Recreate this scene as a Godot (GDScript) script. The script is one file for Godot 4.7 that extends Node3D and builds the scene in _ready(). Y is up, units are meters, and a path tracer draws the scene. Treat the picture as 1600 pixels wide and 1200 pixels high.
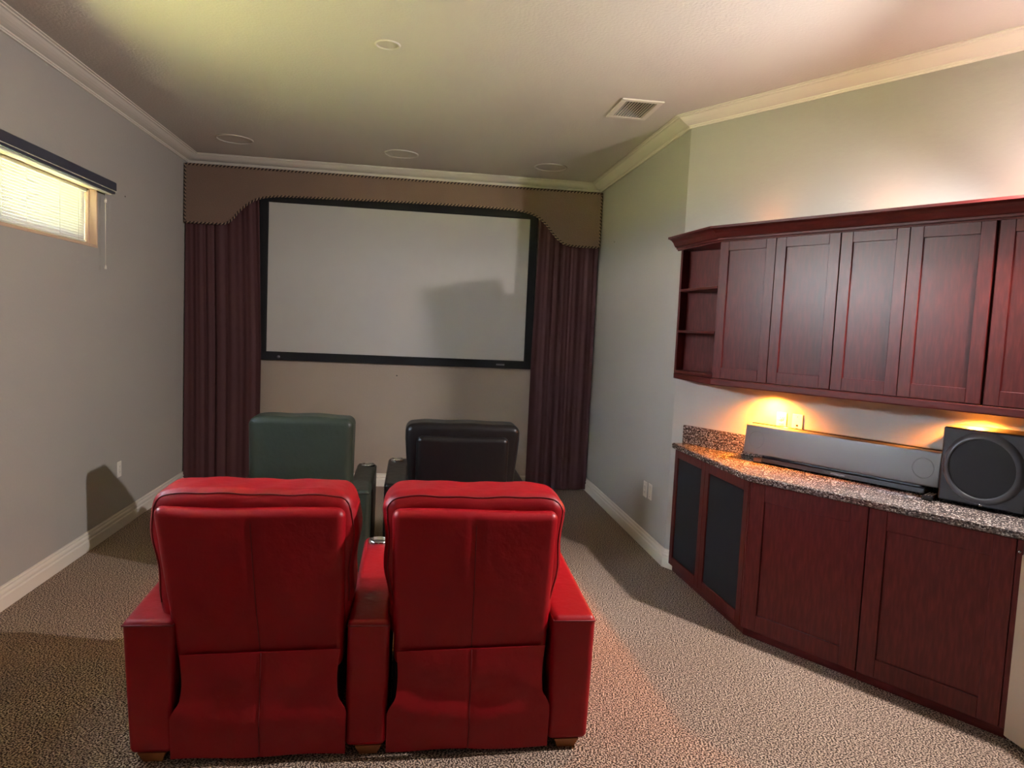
extends Node3D
# Home theatre room. x to the right, y up, the screen wall lies towards -z.

const XL := -2.301          # left wall
const XR := 1.918           # right wall, front part
const ZF := -7.58           # screen wall
const HC := 3.311           # ceiling height
const ZC := -5.041          # where the right wall turns outwards
const XR2 := 3.638
const ZC2 := -2.11
const ZB := 1.6             # wall behind the camera
const FLAT := -1

var M := {}
var used := {}

# ------------------------------------------------------------------ main
func _ready() -> void:
	setup_camera_and_light()
	make_materials()
	build_room()
	build_window()
	build_screen_wall()
	build_seats()
	build_base_cabinets()
	build_wall_cabinets()
	build_counter_things()
	build_fittings()

func setup_camera_and_light() -> void:
	var cam := Camera3D.new()
	cam.name = "camera"
	add_child(cam)
	cam.position = Vector3(0, 1.743, 0)
	cam.basis = Basis(Vector3.UP, deg_to_rad(-7.882)) * Basis(Vector3.RIGHT, deg_to_rad(-4.503)) * Basis(Vector3.BACK, deg_to_rad(2.614))
	cam.fov = 56.79
	cam.near = 0.05
	cam.far = 200.0
	cam.current = true

	var sm := ProceduralSkyMaterial.new()
	sm.sky_top_color = Color(0.70, 0.78, 0.88)
	sm.sky_horizon_color = Color(0.93, 0.93, 0.92)
	sm.ground_horizon_color = Color(0.80, 0.86, 0.84)
	sm.ground_bottom_color = Color(0.45, 0.48, 0.42)
	sm.energy_multiplier = 56.0
	var sky := Sky.new()
	sky.sky_material = sm
	var env := Environment.new()
	env.background_mode = Environment.BG_SKY
	env.sky = sky
	env.tonemap_mode = Environment.TONE_MAPPER_LINEAR
	env.tonemap_exposure = 2.6
	env.sdfgi_enabled = true
	env.ssao_enabled = true
	env.ssil_enabled = true
	var we := WorldEnvironment.new()
	we.name = "world_environment"
	we.environment = env
	add_child(we)

	var sun := DirectionalLight3D.new()
	sun.name = "sun"
	sun.light_energy = 1600.0
	sun.light_color = Color(1.0, 0.95, 0.86)
	sun.shadow_enabled = true
	sun.light_angular_distance = 0.5
	add_child(sun)
	sun.look_at_from_position(Vector3(3.5, 14, 2), Vector3(-1, 0, -1), Vector3.UP)

# ------------------------------------------------------------------ naming
func numbered(called: String) -> String:
	if not used.has(called):
		used[called] = 0
		return called
	used[called] += 1
	return "%s_%03d" % [called, used[called]]

func tag(o: Node, label: String, category: String, group := "") -> void:
	o.set_meta("label", label)
	o.set_meta("category", category)
	if group != "":
		o.set_meta("group", group)

func thing(called: String, label: String, category: String, at := Vector3.ZERO, turn := 0.0, group := "") -> Node3D:
	var o := Node3D.new()
	o.name = numbered(called)
	add_child(o)
	o.position = at
	o.rotation.y = turn
	tag(o, label, category, group)
	return o

func mk() -> SurfaceTool:
	var st := SurfaceTool.new()
	st.begin(Mesh.PRIMITIVE_TRIANGLES)
	return st

func mesh_of(st: SurfaceTool) -> ArrayMesh:
	st.generate_normals()
	st.index()
	return st.commit()

func obj(called: String, st: SurfaceTool, m: Material, parent: Node = null) -> MeshInstance3D:
	return put(called, mesh_of(st), m, parent)

func put(called: String, mesh: Mesh, m: Material, parent: Node = null) -> MeshInstance3D:
	var o := MeshInstance3D.new()
	o.mesh = mesh
	o.material_override = m
	o.cast_shadow = GeometryInstance3D.SHADOW_CASTING_SETTING_ON
	if parent == null:
		o.name = numbered(called)
		add_child(o)
	else:
		o.name = called
		parent.add_child(o, true)
	return o

func struct(called: String, st: SurfaceTool, m: Material, label := "") -> MeshInstance3D:
	var o := obj(called, st, m)
	o.set_meta("kind", "structure")
	if label != "":
		o.set_meta("label", label)
	return o

# ------------------------------------------------------------------ shapes
func tri(st: SurfaceTool, a: Vector3, b: Vector3, c: Vector3) -> void:
	st.add_vertex(a)
	st.add_vertex(b)
	st.add_vertex(c)

func quad(st: SurfaceTool, a: Vector3, b: Vector3, c: Vector3, d: Vector3) -> void:
	tri(st, a, b, c)
	tri(st, a, c, d)

# tri turned so that its front (clockwise) side looks along hint
func htri(st: SurfaceTool, a: Vector3, b: Vector3, c: Vector3, hint: Vector3) -> void:
	if (c - a).cross(b - a).dot(hint) < 0.0:
		tri(st, a, c, b)
	else:
		tri(st, a, b, c)

func hquad(st: SurfaceTool, a: Vector3, b: Vector3, c: Vector3, d: Vector3, hint: Vector3) -> void:
	htri(st, a, b, c, hint)
	htri(st, a, c, d, hint)

# box from corner lo to corner hi, edges chamfered by e
func box(st: SurfaceTool, lo: Vector3, hi: Vector3, e := 0.0) -> void:
	st.set_smooth_group(FLAT)
	var c := (lo + hi) * 0.5
	var h := (hi - lo) * 0.5
	e = min(e, min(h.x, min(h.y, h.z)) * 0.9)
	for ax in 3:
		var u := (ax + 1) % 3
		var v := (ax + 2) % 3
		for s in [-1.0, 1.0]:
			var p := []
			for k in [[-1, -1], [1, -1], [1, 1], [-1, 1]]:
				var q := Vector3.ZERO
				q[ax] = s * h[ax]
				q[u] = k[0] * (h[u] - e)
				q[v] = k[1] * (h[v] - e)
				p.append(c + q)
			var n := Vector3.ZERO
			n[ax] = s
			hquad(st, p[0], p[1], p[2], p[3], n)
	if e <= 0.0:
		return
	for ax in 3:
		var u := (ax + 1) % 3
		var v := (ax + 2) % 3
		for su in [-1.0, 1.0]:
			for sv in [-1.0, 1.0]:
				var p := []
				for k in [[-1, 0], [1, 0], [1, 1], [-1, 1]]:
					var q := Vector3.ZERO
					q[ax] = k[0] * (h[ax] - e)
					q[u] = su * (h[u] - (e if k[1] == 0 else 0.0))
					q[v] = sv * (h[v] - (0.0 if k[1] == 0 else e))
					p.append(c + q)
				var n := Vector3.ZERO
				n[u] = su
				n[v] = sv
				hquad(st, p[0], p[1], p[2], p[3], n)
	for sx in [-1.0, 1.0]:
		for sy in [-1.0, 1.0]:
			for sz in [-1.0, 1.0]:
				var a := c + Vector3(sx * h.x, sy * (h.y - e), sz * (h.z - e))
				var b := c + Vector3(sx * (h.x - e), sy * h.y, sz * (h.z - e))
				var d := c + Vector3(sx * (h.x - e), sy * (h.y - e), sz * h.z)
				htri(st, a, b, d, Vector3(sx, sy, sz))

func axis_values(h: float, r: float, arc: int, mid: int) -> PackedFloat32Array:
	var l := PackedFloat32Array()
	for k in range(arc, -1, -1):
		l.append(-(h - r) - r * tan(deg_to_rad(45.0 * k / arc)))
	for k in range(1, mid):
		l.append(lerpf(-(h - r), h - r, float(k) / mid))
	for k in range(0, arc + 1):
		l.append((h - r) + r * tan(deg_to_rad(45.0 * k / arc)))
	return l

# soft rounded block, optionally bent by a function of the point
func soft(st: SurfaceTool, lo: Vector3, hi: Vector3, r: float, bend = null, arc := 4, mid := 8) -> void:
	st.set_smooth_group(0)
	var c := (lo + hi) * 0.5
	var h := (hi - lo) * 0.5
	r = min(r, min(h.x, min(h.y, h.z)) * 0.98)
	var ax_vals := [axis_values(h.x, r, arc, mid), axis_values(h.y, r, arc, mid), axis_values(h.z, r, arc, mid)]
	var core := h - Vector3(r, r, r)
	for ax in 3:
		var u := (ax + 1) % 3
		var v := (ax + 2) % 3
		for s in [-1.0, 1.0]:
			var rows := []
			for a in ax_vals[u]:
				var row := PackedVector3Array()
				for b in ax_vals[v]:
					var p := Vector3.ZERO
					p[ax] = s * h[ax]
					p[u] = a
					p[v] = b
					var inner := p.clamp(-core, core)
					var w := c + inner + (p - inner).normalized() * r
					if bend != null:
						w = bend.call(w)
					row.append(w.snapped(Vector3(1e-5, 1e-5, 1e-5)))
				rows.append(row)
			for i in rows.size() - 1:
				for j in rows[0].size() - 1:
					if s > 0:
						quad(st, rows[i][j], rows[i][j + 1], rows[i + 1][j + 1], rows[i + 1][j])
					else:
						quad(st, rows[i][j], rows[i + 1][j], rows[i + 1][j + 1], rows[i][j + 1])

# upright prism over a polygon in plan (x, z)
func prism(st: SurfaceTool, poly: PackedVector2Array, y0: float, y1: float, e := 0.0) -> void:
	st.set_smooth_group(FLAT)
	var idx := Geometry2D.triangulate_polygon(poly)
	var top := poly
	if e > 0.0:
		var inset := Geometry2D.offset_polygon(poly, -e, Geometry2D.JOIN_MITER)
		if inset.size() == 1 and inset[0].size() == poly.size():
			var best := 0
			for k in poly.size():
				if inset[0][k].distance_to(poly[0]) < inset[0][best].distance_to(poly[0]):
					best = k
			var same := PackedVector2Array()
			var step := 1 if Geometry2D.is_polygon_clockwise(inset[0]) == Geometry2D.is_polygon_clockwise(poly) else -1
			for k in poly.size():
				same.append(inset[0][posmod(best + step * k, poly.size())])
			top = same
		else:
			e = 0.0
	for k in range(0, idx.size(), 3):
		var a := top[idx[k]]
		var b := top[idx[k + 1]]
		var d := top[idx[k + 2]]
		htri(st, Vector3(a.x, y1, a.y), Vector3(b.x, y1, b.y), Vector3(d.x, y1, d.y), Vector3.UP)
		htri(st, Vector3(a.x, y0, a.y), Vector3(b.x, y0, b.y), Vector3(d.x, y0, d.y), Vector3.DOWN)
	var cw := 1.0 if Geometry2D.is_polygon_clockwise(poly) else -1.0
	for k in poly.size():
		var kk := (k + 1) % poly.size()
		var a := poly[k]
		var b := poly[kk]
		var d := b - a
		var n := Vector3(-d.y, 0, d.x) * cw
		var ym := y1 - e
		var yl := y0 + e
		hquad(st, Vector3(a.x, yl, a.y), Vector3(b.x, yl, b.y), Vector3(b.x, ym, b.y), Vector3(a.x, ym, a.y), n)
		if e > 0.0:
			var ta := top[k]
			var tb := top[kk]
			hquad(st, Vector3(a.x, ym, a.y), Vector3(b.x, ym, b.y), Vector3(tb.x, y1, tb.y), Vector3(ta.x, y1, ta.y), n + Vector3.UP)
			hquad(st, Vector3(a.x, yl, a.y), Vector3(b.x, yl, b.y), Vector3(tb.x, y0, tb.y), Vector3(ta.x, y0, ta.y), n + Vector3.DOWN)

# profile (r, h) turned about an axis through at
func lathe(st: SurfaceTool, prof: Array, at: Vector3, axis := Vector3.UP, n := 32, smooth := true) -> void:
	st.set_smooth_group(0 if smooth else FLAT)
	var ref := Vector3.RIGHT if absf(axis.x) < 0.9 else Vector3.UP
	var a := axis.cross(ref).normalized()
	var b := axis.cross(a).normalized()
	for k in n:
		var t0 := TAU * k / n
		var t1 := TAU * (k + 1) / n
		var d0 := a * cos(t0) + b * sin(t0)
		var d1 := a * cos(t1) + b * sin(t1)
		for i in prof.size() - 1:
			if not smooth:
				st.set_smooth_group(i + 1)
			var p: Vector2 = prof[i]
			var q: Vector2 = prof[i + 1]
			var dir := q - p
			var hint := (d0 + d1) * dir.y - axis * dir.x * 2.0
			var p0 := at + d0 * p.x + axis * p.y
			var p1 := at + d1 * p.x + axis * p.y
			var q0 := at + d0 * q.x + axis * q.y
			var q1 := at + d1 * q.x + axis * q.y
			if p.x > 1e-6:
				htri(st, p0, p1, q1, hint)
			if q.x > 1e-6:
				htri(st, p0, q1, q0, hint)

func tube(st: SurfaceTool, pts: PackedVector3Array, r: float, n := 8, caps := true) -> void:
	st.set_smooth_group(0)
	var rings := []
	var up := Vector3.UP
	for i in pts.size():
		var t := (pts[mini(i + 1, pts.size() - 1)] - pts[maxi(i - 1, 0)]).normalized()
		if absf(t.dot(up)) > 0.95:
			up = Vector3.RIGHT if absf(t.x) < 0.9 else Vector3.BACK
		var a := t.cross(up).normalized()
		var b := t.cross(a).normalized()
		up = -b if b.dot(up) < 0 else b
		b = t.cross(a).normalized()
		var ring := PackedVector3Array()
		for k in n:
			ring.append(pts[i] + (a * cos(TAU * k / n) + b * sin(TAU * k / n)) * r)
		rings.append(ring)
	for i in rings.size() - 1:
		for k in n:
			var kk := (k + 1) % n
			var hint: Vector3 = rings[i][k] - pts[i]
			hquad(st, rings[i][k], rings[i][kk], rings[i + 1][kk], rings[i + 1][k], hint)
	if caps:
		for k in range(1, n - 1):
			htri(st, rings[0][0], rings[0][k], rings[0][k + 1], pts[0] - pts[1])
			var l := rings.size() - 1
			htri(st, rings[l][0], rings[l][k], rings[l][k + 1], pts[l] - pts[l - 1])

# moulding: profile (out, y) swept along one side of a plan polyline with mitred corners; returns one SurfaceTool per run
func moulding(path: PackedVector2Array, prof: Array, closed := false, smooth := false) -> Array:
	var n := path.size()
	var segs := n if closed else n - 1
	var nor := []
	for i in segs:
		var d := (path[(i + 1) % n] - path[i]).normalized()
		nor.append(Vector2(-d.y, d.x))
	var mit := []
	for i in n:
		var a: Vector2 = nor[posmod(i - 1, segs)] if (closed or i > 0) else nor[0]
		var b: Vector2 = nor[i % segs] if (closed or i < n - 1) else nor[segs - 1]
		mit.append((a + b) / (1.0 + a.dot(b)))
	var out := []
	for i in segs:
		var st := mk()
		var j := (i + 1) % n
		var a := []
		var b := []
		for p in prof:
			var qa: Vector2 = path[i] + mit[i] * p.x
			var qb: Vector2 = path[j] + mit[j] * p.x
			a.append(Vector3(qa.x, p.y, qa.y))
			b.append(Vector3(qb.x, p.y, qb.y))
		var inward := Vector3(nor[i].x, 0, nor[i].y)
		for k in prof.size() - 1:
			st.set_smooth_group(0 if smooth else FLAT)
			var dp: Vector2 = prof[k + 1] - prof[k]
			var hint := inward * absf(dp.y) + Vector3(0, -signf(dp.x * (1.0 if dp.y >= 0.0 else -1.0)) * absf(dp.x), 0) + inward * 0.001
			hquad(st, a[k], a[k + 1], b[k + 1], b[k], hint)
		# end caps
		st.set_smooth_group(FLAT)
		var flat := PackedVector2Array()
		for p in prof:
			flat.append(p)
		var ids := Geometry2D.triangulate_polygon(flat)
		var along := b[0] as Vector3 - (a[0] as Vector3)
		for k in range(0, ids.size(), 3):
			htri(st, a[ids[k]], a[ids[k + 1]], a[ids[k + 2]], -along)
			htri(st, b[ids[k]], b[ids[k + 1]], b[ids[k + 2]], along)
		out.append(st)
	return out

# slab of cloth: f(u, v) -> point, thickness along dir
func cloth(st: SurfaceTool, f: Callable, nu: int, nv: int, thick: Vector3) -> void:
	st.set_smooth_group(0)
	var g := []
	for i in nu + 1:
		var row := PackedVector3Array()
		for j in nv + 1:
			row.append(f.call(float(i) / nu, float(j) / nv))
		g.append(row)
	for i in nu:
		for j in nv:
			hquad(st, g[i][j], g[i + 1][j], g[i + 1][j + 1], g[i][j + 1], -thick)
			hquad(st, g[i][j] + thick, g[i + 1][j] + thick, g[i + 1][j + 1] + thick, g[i][j + 1] + thick, thick)
	st.set_smooth_group(FLAT)
	for i in nu:
		for j in [0, nv]:
			quad(st, g[i][j], g[i + 1][j], g[i + 1][j] + thick, g[i][j] + thick)
	for j in nv:
		for i in [0, nu]:
			quad(st, g[i][j], g[i][j + 1], g[i][j + 1] + thick, g[i][j] + thick)

# ------------------------------------------------------------------ materials
func noise(seed_value: int, freq: float, type := FastNoiseLite.TYPE_SIMPLEX_SMOOTH, octaves := 3) -> FastNoiseLite:
	var n := FastNoiseLite.new()
	n.seed = seed_value
	n.frequency = freq
	n.noise_type = type
	n.fractal_octaves = octaves
	if octaves <= 1:
		n.fractal_type = FastNoiseLite.FRACTAL_NONE
	return n

func tex(img: Image) -> ImageTexture:
	img.generate_mipmaps()
	return ImageTexture.create_from_image(img)

func bump_tex(n: FastNoiseLite, size: int, strength: float) -> ImageTexture:
	var img := n.get_seamless_image(size, size)
	img.convert(Image.FORMAT_RGBA8)
	img.bump_map_to_normal_map(strength)
	return tex(img)

func plain(c: Color, rough := 0.6, metal := 0.0) -> StandardMaterial3D:
	var m := StandardMaterial3D.new()
	m.albedo_color = c
	m.roughness = rough
	m.metallic = metal
	return m

func tri_map(m: StandardMaterial3D, scale: Vector3, world := false) -> void:
	m.uv1_triplanar = true
	m.uv1_world_triplanar = world
	m.uv1_scale = scale

func with_bump(m: StandardMaterial3D, t: Texture2D, amount: float) -> void:
	m.normal_enabled = true
	m.normal_texture = t
	m.normal_scale = amount

func ramp_tex(n: FastNoiseLite, size: int, stops: Array) -> ImageTexture:
	var src := n.get_seamless_image(size, size)
	var g := Gradient.new()
	var offs := PackedFloat32Array()
	var cols := PackedColorArray()
	for s in stops:
		offs.append(s[0])
		cols.append(s[1])
	g.offsets = offs
	g.colors = cols
	var img := Image.create(size, size, false, Image.FORMAT_RGB8)
	for y in size:
		for x in size:
			img.set_pixel(x, y, g.sample(src.get_pixel(x, y).r))
	return tex(img)

func make_materials() -> void:
	var orange_peel := bump_tex(noise(3, 0.05), 256, 4.0)
	var wall := plain(Color8(171, 166, 157), 0.62)
	tri_map(wall, Vector3.ONE * 2.2, true)
	with_bump(wall, orange_peel, 0.12)
	M.wall = wall
	var taupe := wall.duplicate() as StandardMaterial3D
	taupe.albedo_color = Color8(160, 145, 130)
	M.wall_front = taupe
	var ceil := plain(Color8(206, 198, 186), 0.85)
	tri_map(ceil, Vector3.ONE * 1.6, true)
	with_bump(ceil, bump_tex(noise(11, 0.05), 512, 6.0), 0.17)
	M.ceiling = ceil
	M.trim = plain(Color8(226, 217, 202), 0.38)
	M.outside = plain(Color8(190, 180, 165), 0.9)

	# carpet: short twisted pile of mixed beige and brown tufts
	var carpet := StandardMaterial3D.new()
	carpet.albedo_texture = ramp_tex(noise(21, 0.095, FastNoiseLite.TYPE_SIMPLEX, 2), 512, [[0.0, Color8(40, 29, 22)], [0.38, Color8(74, 57, 46)], [0.50, Color8(144, 121, 103)], [0.66, Color8(190, 165, 144)], [1.0, Color8(210, 187, 165)]])
	carpet.roughness = 1.0
	tri_map(carpet, Vector3.ONE * 1.75, true)
	with_bump(carpet, bump_tex(noise(21, 0.095, FastNoiseLite.TYPE_SIMPLEX, 2), 512, 8.0), 0.7)
	M.carpet = carpet

	# leather
	var grain := bump_tex(noise(31, 0.06, FastNoiseLite.TYPE_CELLULAR, 2), 256, 3.0)
	var crease := bump_tex(noise(35, 0.012, FastNoiseLite.TYPE_SIMPLEX_SMOOTH, 4), 512, 14.0)
	for a in [["red", Color8(146, 3, 18), 0.44], ["green", Color8(47, 54, 45), 0.40], ["black", Color8(19, 16, 16), 0.36]]:
		var l := plain(a[1], a[2])
		tri_map(l, Vector3.ONE * 2.2)
		with_bump(l, crease, 0.13)
		l.metallic_specular = 0.42
		M[a[0]] = l
		var s := plain((a[1] as Color).darkened(0.22), 0.6)
		M[str(a[0], "_seam")] = s
	M.chrome = plain(Color8(205, 205, 205), 0.18, 1.0)
	M.dark_metal = plain(Color8(40, 40, 42), 0.4, 0.8)
	M.foot_wood = plain(Color8(150, 92, 52), 0.45)

	# curtains and pelmet
	var weave := bump_tex(noise(41, 0.2, FastNoiseLite.TYPE_VALUE, 2), 256, 5.0)
	var cur := plain(Color8(74, 38, 40), 0.75)
	cur.rim_enabled = true
	cur.rim = 0.35
	cur.rim_tint = 0.6
	tri_map(cur, Vector3(5, 5, 5))
	with_bump(cur, weave, 0.3)
	M.curtain = cur
	var pel := plain(Color8(122, 100, 86), 0.95)
	tri_map(pel, Vector3(4, 4, 4))
	with_bump(pel, weave, 0.5)
	M.pelmet = pel
	M.rope_dark = plain(Color8(44, 30, 28), 0.8)
	M.rope_light = plain(Color8(150, 126, 104), 0.8)
	M.screen = plain(Color8(178, 175, 169), 0.9)
	M.velvet_black = plain(Color8(17, 17, 20), 0.9)
	M.badge = plain(Color8(120, 120, 122), 0.4, 0.6)

	# cherry wood, grain upright
	var wood_n := noise(51, 0.02, FastNoiseLite.TYPE_SIMPLEX_SMOOTH, 4)
	wood_n.domain_warp_enabled = true
	wood_n.domain_warp_amplitude = 18.0
	wood_n.domain_warp_frequency = 0.008
	var wood_tex := ramp_tex(wood_n, 512, [[0.0, Color8(70, 21, 19)], [0.4, Color8(78, 24, 22)], [0.6, Color8(83, 27, 24)], [1.0, Color8(94, 33, 28)]])
	var wood := StandardMaterial3D.new()
	wood.albedo_texture = wood_tex
	wood.roughness = 0.36
	wood.metallic_specular = 0.36
	tri_map(wood, Vector3(5.0, 0.7, 5.0))
	wood.clearcoat_enabled = true
	wood.clearcoat = 0.12
	wood.clearcoat_roughness = 0.26
	M.wood = wood
	var wood_h := wood.duplicate() as StandardMaterial3D
	wood_h.uv1_scale = Vector3(0.7, 5.0, 5.0)
	M.wood_level = wood_h
	M.grille = plain(Color8(24, 23, 23), 1.0)

	# granite: dark ground with brown, grey and pale crystals
	var img := Image.create(512, 512, false, Image.FORMAT_RGB8)
	var ga := noise(61, 0.045, FastNoiseLite.TYPE_CELLULAR, 1)
	ga.cellular_return_type = FastNoiseLite.RETURN_CELL_VALUE
	var gb := noise(62, 0.11, FastNoiseLite.TYPE_CELLULAR, 1)
	gb.cellular_return_type = FastNoiseLite.RETURN_CELL_VALUE
	var ia := ga.get_seamless_image(512, 512)
	var ib := gb.get_seamless_image(512, 512)
	for y in 512:
		for x in 512:
			var a := ia.get_pixel(x, y).r
			var b := ib.get_pixel(x, y).r
			var c := Color8(64, 55, 51)
			if a > 0.78:
				c = Color8(114, 100, 92)
			elif a > 0.55:
				c = Color8(84, 72, 64)
			elif a < 0.2:
				c = Color8(38, 36, 38)
			if b > 0.90:
				c = Color8(205, 196, 186)
			elif b > 0.7:
				c = c.lerp(Color8(128, 118, 112), 0.6)
			elif b < 0.16:
				c = c.lerp(Color8(24, 24, 26), 0.75)
			img.set_pixel(x, y, c)
	var gran := StandardMaterial3D.new()
	gran.albedo_texture = tex(img)
	gran.roughness = 0.16
	tri_map(gran, Vector3.ONE * 3.8, true)
	M.granite = gran

	M.plate = plain(Color8(232, 226, 214), 0.4)
	M.slot = plain(Color8(40, 36, 32), 0.6)
	M.silver = plain(Color8(108, 106, 104), 0.42, 0.25)
	M.gloss_black = plain(Color8(18, 18, 20), 0.16)
	M.box_black = plain(Color8(40, 39, 42), 0.5)
	M.cone_black = plain(Color8(30, 29, 31), 0.75)
	M.ring_grey = plain(Color8(74, 74, 78), 0.35)
	M.fridge = plain(Color8(176, 156, 132), 0.35, 0.15)
	M.rubber = plain(Color8(20, 19, 19), 0.8)
	M.vent = plain(Color8(222, 212, 198), 0.5)
	M.duct = plain(Color8(150, 150, 148), 0.5, 0.6)
	M.speaker_cloth = plain(Color8(200, 192, 178), 0.8)
	M.brown_block = plain(Color8(120, 76, 48), 0.6)

	# window
	M.jamb = plain(Color8(206, 176, 148), 0.5)
	M.vinyl = plain(Color8(228, 222, 208), 0.4)
	var slat := plain(Color8(238, 236, 226), 0.45)
	slat.backlight_enabled = true
	slat.backlight = Color(0.003, 0.003, 0.003)
	M.slat = slat
	var glass := plain(Color(0.92, 0.96, 0.94, 0.08), 0.02)
	glass.transparency = BaseMaterial3D.TRANSPARENCY_ALPHA
	M.glass = glass
	M.cassette = plain(Color8(58, 60, 72), 0.5)
	var lawn := StandardMaterial3D.new()
	lawn.albedo_texture = ramp_tex(noise(71, 0.06), 256, [[0.0, Color8(142, 144, 84)], [0.5, Color8(180, 180, 112)], [1.0, Color8(204, 202, 140)]])
	lawn.roughness = 1.0
	tri_map(lawn, Vector3.ONE * 0.6, true)
	M.lawn = lawn
	M.leaf = plain(Color8(112, 148, 66), 0.7)

	M.lamp_white = glow(Color(1.0, 0.93, 0.84), 3.0)
	M.lamp_shade = glow(Color(1.0, 0.95, 0.90), 0.5)
	M.lamp_warm = glow(Color(1.0, 0.66, 0.28), 3.0)

func glow(c: Color, e: float) -> StandardMaterial3D:
	var m := plain(Color8(240, 236, 228), 0.4)
	m.emission_enabled = true
	m.emission = c
	m.emission_energy_multiplier = e
	return m

# ------------------------------------------------------------------ room
func room_path() -> PackedVector2Array:
	return PackedVector2Array([Vector2(XL, ZB), Vector2(XL, ZF), Vector2(XR, ZF), Vector2(XR, ZC), Vector2(XR2, ZC2), Vector2(XR2, ZB)])

const WIN_Z0 := -5.557
const WIN_Z1 := -4.30
const WIN2_Z0 := -4.16
const WIN2_Z1 := -2.46
const WIN_Y0 := 2.182
const WIN_Y1 := 2.615

func build_room() -> void:
	var st := mk()
	box(st, Vector3(XL - 0.16, -0.12, ZF - 0.16), Vector3(XR2 + 0.16, 0, ZB + 0.16))
	struct("floor", st, M.carpet, "short beige and brown speckled carpet")
	st = mk()
	# four slabs round the opening of the air vent
	var vx := Vector2(1.463 - 0.105, 1.463 + 0.105)
	var vz := Vector2(-4.965 - 0.173, -4.965 + 0.173)
	box(st, Vector3(XL - 0.16, HC, ZF - 0.16), Vector3(vx.x, HC + 0.14, ZB + 0.16))
	box(st, Vector3(vx.y, HC, ZF - 0.16), Vector3(XR2 + 0.16, HC + 0.14, ZB + 0.16))
	box(st, Vector3(vx.x, HC, ZF - 0.16), Vector3(vx.y, HC + 0.14, vz.x))
	box(st, Vector3(vx.x, HC, vz.y), Vector3(vx.y, HC + 0.14, ZB + 0.16))
	struct("ceiling", st, M.ceiling, "off-white textured ceiling")
	# left wall with the window opening
	st = mk()
	box(st, Vector3(XL - 0.16, 0, ZF - 0.16), Vector3(XL, HC, WIN_Z0))
	box(st, Vector3(XL - 0.16, 0, WIN_Z1), Vector3(XL, HC, WIN2_Z0))
	box(st, Vector3(XL - 0.16, 0, WIN2_Z1), Vector3(XL, HC, ZB + 0.16))
	for z in [[WIN_Z0, WIN_Z1], [WIN2_Z0, WIN2_Z1]]:
		box(st, Vector3(XL - 0.16, 0, z[0]), Vector3(XL, WIN_Y0, z[1]))
		box(st, Vector3(XL - 0.16, WIN_Y1, z[0]), Vector3(XL, HC, z[1]))
	struct("wall_left", st, M.wall)
	st = mk()
	box(st, Vector3(XL, 0, ZF - 0.16), Vector3(XR + 0.16, HC, ZF))
	struct("wall_front", st, M.wall_front, "taupe painted screen wall")
	st = mk()
	prism(st, PackedVector2Array([Vector2(XR, ZF), Vector2(XR, ZC), Vector2(XR + 0.18, ZC + 0.18 * 0.15), Vector2(XR + 0.18, ZF)]), 0, HC)
	struct("wall_right", st, M.wall)
	var d := Vector2(XR2 - XR, ZC2 - ZC).normalized()
	var o := Vector2(d.y, -d.x) * 0.16
	st = mk()
	prism(st, PackedVector2Array([Vector2(XR, ZC), Vector2(XR2, ZC2), Vector2(XR2, ZC2) + o + d * 0.1, Vector2(XR, ZC) + o + d * 0.09]), 0, HC)
	struct("wall_right_angled", st, M.wall)
	st = mk()
	box(st, Vector3(XR2, 0, ZC2), Vector3(XR2 + 0.16, HC, ZB + 0.16))
	struct("wall_right_rear", st, M.wall)
	st = mk()
	box(st, Vector3(XL, 0, ZB), Vector3(XR2, HC, ZB + 0.16))
	struct("wall_back", st, M.wall)
	# crown moulding
	var crown := [Vector2(0, -0.078), Vector2(0.011, -0.078), Vector2(0.013, -0.070), Vector2(0.020, -0.068), Vector2(0.022, -0.060), Vector2(0.034, -0.057), Vector2(0.052, -0.050), Vector2(0.070, -0.040), Vector2(0.086, -0.028), Vector2(0.098, -0.017), Vector2(0.110, -0.014), Vector2(0.112, -0.008), Vector2(0.127, -0.006), Vector2(0.127, 0.0), Vector2(0, 0)]
	for k in crown.size():
		crown[k].y += HC
	var i := 1
	for s in moulding(room_path(), crown, true):
		struct("trim_%d" % i, s, M.trim)
		i += 1
	# baseboards; the run along the angled wall stops at the cabinets
	var bp := [Vector2(0, 0), Vector2(0.018, 0), Vector2(0.018, 0.074), Vector2(0.011, 0.082), Vector2(0.011, 0.088), Vector2(0.016, 0.094), Vector2(0.015, 0.106), Vector2(0.008, 0.116), Vector2(0.008, 0.121), Vector2(0.012, 0.126), Vector2(0.009, 0.135), Vector2(0, 0.138)]
	var p := room_path()
	var names := ["baseboard_left", "baseboard_front", "baseboard_right"]
	var run := PackedVector2Array([p[0], p[1], p[2], p[3], p[3] + d * 0.10])
	var ms := moulding(run, bp)
	for k in 3:
		struct(names[k], ms[k], M.trim)
	struct("baseboard_angled", ms[3], M.trim)
	var ms2 := moulding(PackedVector2Array([Vector2(XR2, -1.9), Vector2(XR2, ZB), Vector2(XL, ZB)]), bp)
	struct("baseboard_right_rear", ms2[0], M.trim)
	struct("baseboard_back", ms2[1], M.trim)

# ------------------------------------------------------------------ window
func build_window() -> void:
	one_window("window_1", "short wide high window with tan jamb and closed white mini blind", WIN_Z0, WIN_Z1, true)
	one_window("window_2", "short wide high window with tan jamb and no blind", WIN2_Z0, WIN2_Z1, false)
	roller_shade("long charcoal roller shade cassette with a white pull cord above the high windows", -5.67, 3.32)
	var st := mk()
	box(st, Vector3(-40, -0.5, -40), Vector3(XL - 0.17, -0.2, 30))
	struct("lawn", st, M.lawn, "green lawn outside the window")

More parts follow.
